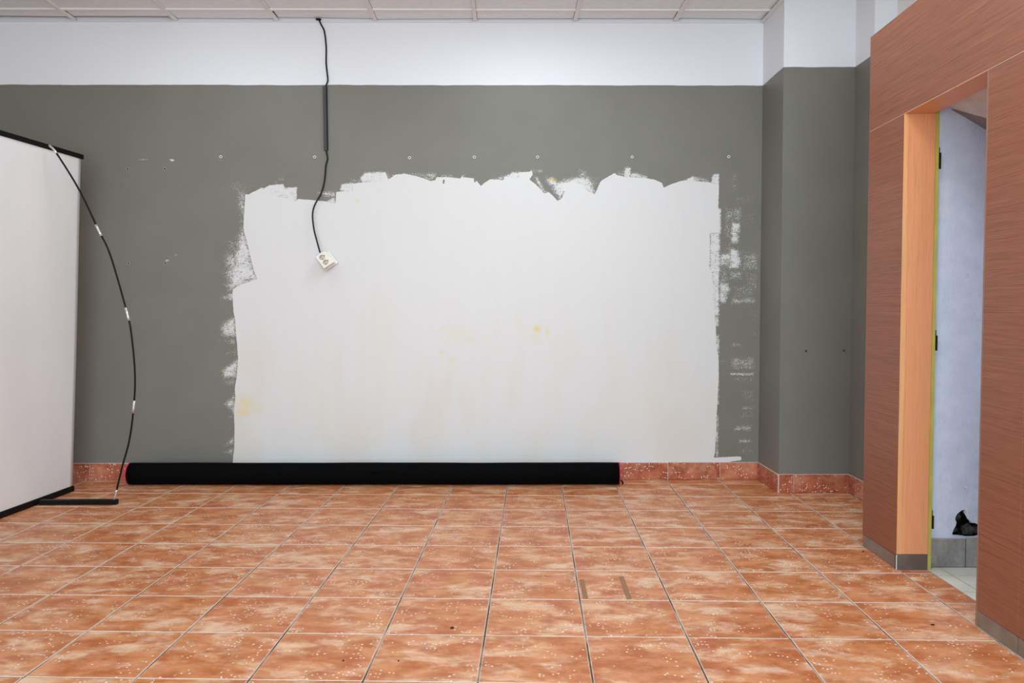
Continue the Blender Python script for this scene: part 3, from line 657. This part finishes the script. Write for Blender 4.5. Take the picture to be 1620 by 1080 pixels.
for s_ in (-1, 1):
    link('edge_binding', carpet(s_ * HX - .0068 if s_ > 0 else -HX, HX if s_ > 0 else -HX + .0068, .0008), M_PINK, cr)['label'] = 'bright pink binding at the end of the roll'
fx = on_y(595, 741, RY - .06)[0] - (RX0 + RX1) / 2
for dz, w_ in ((.030, .11), (.019, .085)):
    pts = [(fx + (k / 12 - .5) * w_, 0, 0) for k in range(13)]
    pts = [(x, -math.sqrt(max(RR ** 2 - (dz - .010 * math.sin(math.pi * i / 12)) ** 2, 0)) - .0005, RR + dz - .010 * math.sin(math.pi * i / 12)) for i, (x, _, _) in enumerate(pts)]
    link('fold', mesh_of(tube_bm(pts, .002, 8, None, True, [.0008 + .003 * math.sin(math.pi * i / 12) for i in range(13)]), 'fold', True), M_CARPET, cr)
link('loose_end', mesh_of(tube_bm(spline([(HX - .002, -.052, .034), (HX + .008, -.056, .030), (HX + .014, -.054, .020), (HX + .011, -.050, .010)], 4), .0045, 8), 'tuft', True), M_CARPET, cr)

# ---------------------------------------------------------------- hanging double socket and its cable, trunking
hs = thing('hanging_socket', (-1.141, 4.955, 1.389), 'white double socket dangling on a black cable before the white paint patch', 'socket')
O = Vector((-1.141, 4.955, 1.389))
def cab(pts): return [Vector(p) - O for p in pts]
cpx = [(504.5, 31, .012), (508, 39, .012), (513.2, 50, .010), (516, 75, .008), (516, 100, .007), (518.5, 124, .008), (518, 130, .010), (515.3, 136, .014), (514.6, 150, .011), (515.8, 225, .011), (516.2, 238, .013), (517, 243, .010), (518.2, 252, .008), (515.5, 262, .008),
       (514.5, 275, .009), (513, 288, .010), (508, 306, .016), (498, 324, .024), (494.4, 340, .032), (496.6, 362, .042), (501, 380, .050), (506.4, 399.5, .056)]
cp3 = []
for x, y, d in cpx:
    X, Z = on_y(x, y, YB - d); cp3.append((X, YB - d, Z))
for part in (cp3[:8], cp3[10:]): link('cable', mesh_of(tube_bm(spline(cab(part), 6), .0050, 10), 'cable', True), M_CABLE, hs)
cx_, cz_ = on_y(513.2, 411.5, 4.957)
fr = bpy.data.objects.new('socket_housing', None)
sock_rot = Matrix.Rotation(math.radians(-33), 4, 'Y') if False else Matrix.Rotation(math.radians(35), 4, 'Y') @ Matrix.Rotation(math.radians(-22), 4, 'Z') @ Matrix.Rotation(math.radians(6), 4, 'X')
# local frame: +z up along the long side, -y out of the face
def spart(name, me, mat, parent=hs):
    o = link(name, me, mat, parent); return o
def xf(bm): bm.transform(Matrix.Translation(Vector((cx_, 4.957, cz_)) - O) @ Matrix.Rotation(math.radians(-35), 4, 'Y') @ Matrix.Rotation(math.radians(16), 4, 'Z') @ Matrix.Rotation(math.radians(-14), 4, 'X')); return bm
W2, H2 = .0335, .0475
house = spart('housing', mesh_of(xf(box_bm(-W2 + .003, W2 + .012, .0, .030, -H2 + .002, H2 - .002, .003, 2))), M_SOCK)
b = bmesh.new(); wells = [(-.003, .0200), (-.003, -.0200)]; rw = .0180
outer = [b.verts.new((x, -.010, z)) for x, z in ((-W2, -H2), (W2, -H2), (W2, H2), (-W2, H2))]
es = [b.edges.new((outer[i], outer[(i + 1) % 4])) for i in range(4)]; rims = []
for wx, wz in wells:
    rim = [b.verts.new((wx + rw * math.cos(k * math.pi / 10), -.010, wz + rw * math.sin(k * math.pi / 10))) for k in range(20)]
    es += [b.edges.new((rim[i], rim[(i + 1) % 20])) for i in range(20)]; rims.append(rim)
bmesh.ops.triangle_fill(b, edges=es, use_beauty=True, normal=(0, -1, 0))
bo = [b.verts.new((v.co.x, .0005, v.co.z)) for v in outer]
for i in range(4): b.faces.new((outer[i], bo[i], bo[(i + 1) % 4], outer[(i + 1) % 4]))
b.faces.new(bo)
plate = spart('face_plate', mesh_of(xf(b)), M_SOCK)
for (wx, wz) in wells:
    b = bmesh.new(); top = [b.verts.new((wx + rw * math.cos(k * math.pi / 10), -.010, wz + rw * math.sin(k * math.pi / 10))) for k in range(20)]
    bot = [b.verts.new((wx + rw * .93 * math.cos(k * math.pi / 10), -.0015, wz + rw * .93 * math.sin(k * math.pi / 10))) for k in range(20)]
    for k in range(20): b.faces.new((top[k], top[(k + 1) % 20], bot[(k + 1) % 20], bot[k]))
    b.faces.new(bot[::-1]); wl = spart('socket_well', mesh_of(xf(b)), M_WELL, plate)
    b = bmesh.new()
    for hx, hz in ((-.003, .0090), (-.004, -.0075)): tube_bm([(wx + hx, -.0022, wz + hz), (wx + hx, -.0012, wz + hz)], .0030, 8, b)
    tube_bm([(wx + .0205, -.0112, wz + .002), (wx + .0205, -.0098, wz + .002)], .0028, 8, b)
    spart('pin_holes', mesh_of(xf(b)), M_HOLE, plate)
b = bmesh.new(); tube_bm([(.004, -.0113, 0), (.004, -.0098, 0)], .0026, 8, b); spart('screw', mesh_of(xf(b)), M_WELL, plate)
spart('back_plate', mesh_of(xf(box_bm(-W2 + .006, W2 + .030, .030, .034, -H2 - .001, H2 + .001, .001))), M_SOCK)
b = bmesh.new(); tube_bm([(-.014, .010, H2 - .004), (-.015, .009, H2 + .010)], .0058, 10, b); spart('cable_gland', mesh_of(xf(b)), M_WELL)
# trunking clipped to the wall
tx0, tz0 = on_y(513.5, 136.2, YB - .01); tx1, tz1 = on_y(515.2, 238, YB - .01)
tk = thing('cable_trunking', (tx0, YB - .0005, tz1), 'slim dark plastic cable trunking below the white upper wall', 'trunking')
b = bmesh.new(); hw = .0105; sk = (tx1 - tx0)
vv = [b.verts.new((x + (sk if z == 0 else 0), y, z)) for z in (0, tz0 - tz1) for y in (-.0175, 0) for x in (-hw, hw)]
for f in ((0, 2, 3, 1), (4, 5, 7, 6), (0, 1, 5, 4), (2, 6, 7, 3), (0, 4, 6, 2), (1, 3, 7, 5)): b.faces.new([vv[i] for i in f])
bmesh.ops.bevel(b, geom=[e for e in b.edges if all(v.co.y < -.01 for v in e.verts)], offset=.002, segments=2, affect='EDGES')
link('channel', mesh_of(b), M_TRUNK, tk)
b = bmesh.new(); vv = [b.verts.new((x + hw * .99 + (sk if z < .01 else 0), y, z)) for z in (.002, tz0 - tz1 - .002) for y in (-.0155, -.0004) for x in (0, .0042)]
for f in ((0, 2, 3, 1), (4, 5, 7, 6), (0, 1, 5, 4), (2, 6, 7, 3), (0, 4, 6, 2), (1, 3, 7, 5)): b.faces.new([vv[i] for i in f])
link('cover_edge', mesh_of(b), M_BLKPL, tk)
# slot in the ceiling edge where the cable comes out
sx_, sy2_ = on_z(504, 32, ZC)
box('cable_hole', sx_ - .016, sx_ + .014, YB - .030, YB - .0092, ZC + .0030, ZC + .0085, M_VOID, ceil)

# ---------------------------------------------------------------- wall plugs and screws
def plug_mesh(R, r, depth):
    b = bmesh.new(); n = 16; m = 6
    rg = [[b.verts.new(((R + r * math.cos(q * 2 * math.pi / m)) * math.cos(k * 2 * math.pi / n), -r * math.sin(q * 2 * math.pi / m) - r * .5, (R + r * math.cos(q * 2 * math.pi / m)) * math.sin(k * 2 * math.pi / n))) for q in range(m)] for k in range(n)]
    for k in range(n):
        for q in range(m): b.faces.new((rg[k][q], rg[(k + 1) % n][q], rg[(k + 1) % n][(q + 1) % m], rg[k][(q + 1) % m]))
    return mesh_of(b, 'plug', True)
ME_PL = plug_mesh(.0068, .0034, .004); ME_PL.materials.append(M_PLUG)
ME_PD = plug_mesh(.0072, .0022, .003); ME_PD.materials.append(M_PLUGD)
bb = bmesh.new(); tube_bm([(0, -.0030, 0), (0, -.0004, 0)], .0048, 12, bb); ME_HO = mesh_of(bb, 'hole'); ME_HO.materials.append(M_HOLE)
def plug(x, z, y, me, label, group):
    t = thing('wall_plug', (x, y, z), label, 'wall plug', group)
    r = bpy.data.objects.new('collar', me); C.objects.link(r); r.parent = t
    h = bpy.data.objects.new('hole', ME_HO); C.objects.link(h); h.parent = t
row = [(349.5, 248, 'leftmost of the pale wall plugs in the long row on the grey wall'), (498, 248.5, 'pale wall plug just left of the dark cable trunking end'), (648, 249.5, 'pale wall plug next right of the cable, first in the row to its right'),
       (750.5, 248.7, 'pale wall plug second to the right of the hanging cable'), (850.5, 248.5, 'pale wall plug above the speckled notch with a yellow spot'), (1000, 248.5, 'pale wall plug second from the right end of the row'), (1153, 248, 'rightmost pale wall plug, nearest the stepped corner')]
for x, y, lab in row:
    X, Z = on_y(x, y, YB); plug(X, Z, YB - .0004, ME_PL, lab, 'wall plugs in a row across the grey wall')
for x, y, lab in ((202, 267.2, 'dull wall plug, upper left of four beside the banner'), (261, 267.2, 'dull wall plug, upper right of four beside the banner'), (203.5, 416.5, 'dull wall plug, lower left of four beside the rod'), (262, 416, 'dull wall plug, lower right of four beside the rod')):
    X, Z = on_y(x, y, YB); plug(X, Z, YB - .0004, ME_PD, lab, 'dull wall plugs near the banner')
ME_SC = None
b = bmesh.new(); tube_bm([(0, -.004, 0), (0, -.0004, 0)], .0062, 12, b); ME_SC = mesh_of(b, 'screw', False); ME_SC.materials.append(M_TRUNK)
for x, y, lab in ((1275, 555, 'small dark screw cap on the grey pier, left one'), (1335, 554.5, 'small dark screw cap on the grey pier, right one')):
    X, Z = on_y(x, y, YS); o = bpy.data.objects.new('screw_cap', ME_SC); C.objects.link(o); o.location = (X, YS - .0002, Z); tag(o, lab, 'screw', 'screw caps on the pier')

# ---------------------------------------------------------------- marks and crumbs on the floor
for pts, lab in (([(916.5, 917), (923.8, 916), (930.5, 946.5), (922.5, 947.5)], 'left strip of brown tape residue on a floor tile'), ([(979, 912.5), (986, 911), (1000, 947), (991.5, 948.5)], 'right strip of brown tape residue on a floor tile')):
    wpn = [on_z(x, y) for x, y in pts]; c0 = np.mean(wpn, 0); wpn = [(p[0] - c0[0], p[1] - c0[1]) for p in wpn]
    o = link('tape_residue', mesh_of(prism_bm(wpn[::-1], 0, .0004)), M_TAPE); o.location = (c0[0], c0[1], .0003); tag(o, lab, 'tape', 'tape residue strips on the floor')
def crumb(x, y, L_, W_, Hh, rz, lab):
    X, Y = on_z(x, y); b = bmesh.new(); bmesh.ops.create_icosphere(b, subdivisions=2, radius=1)
    for v in b.verts:
        k = 1 + random.uniform(-.12, .12); v.co = Vector((v.co.x * L_ * k, v.co.y * W_ * k, max(v.co.z, -.6) * Hh))
    o = link('crumb', mesh_of(b), M_CRUMB); o.location = (X, Y, Hh * .62 + .0002); o.rotation_euler = (0, 0, rz); tag(o, lab, 'crumb', 'dark crumbs on the floor')
crumb(1475.5, 988.5, .0075, .0042, .0022, .2, 'dark oval crumb on the tile before the right door panel')
crumb(715, 993, .008, .007, .0012, .5, 'smudged dark crumb on a tile near the bottom centre')
crumb(543, 1045, .0034, .003, .0018, 0, 'dark speck on the floor, leftmost of the front ones')
crumb(630.5, 1045.5, .0034, .0028, .0018, 1, 'dark speck on the floor, second of the front ones')
crumb(574, 873, .0045, .0024, .0012, .1, 'thin dark speck on a tile in mid floor left of centre')
crumb(1365.5, 872.5, .006, .004, .0022, .3, 'brown crumb at the foot of the left partition panel')
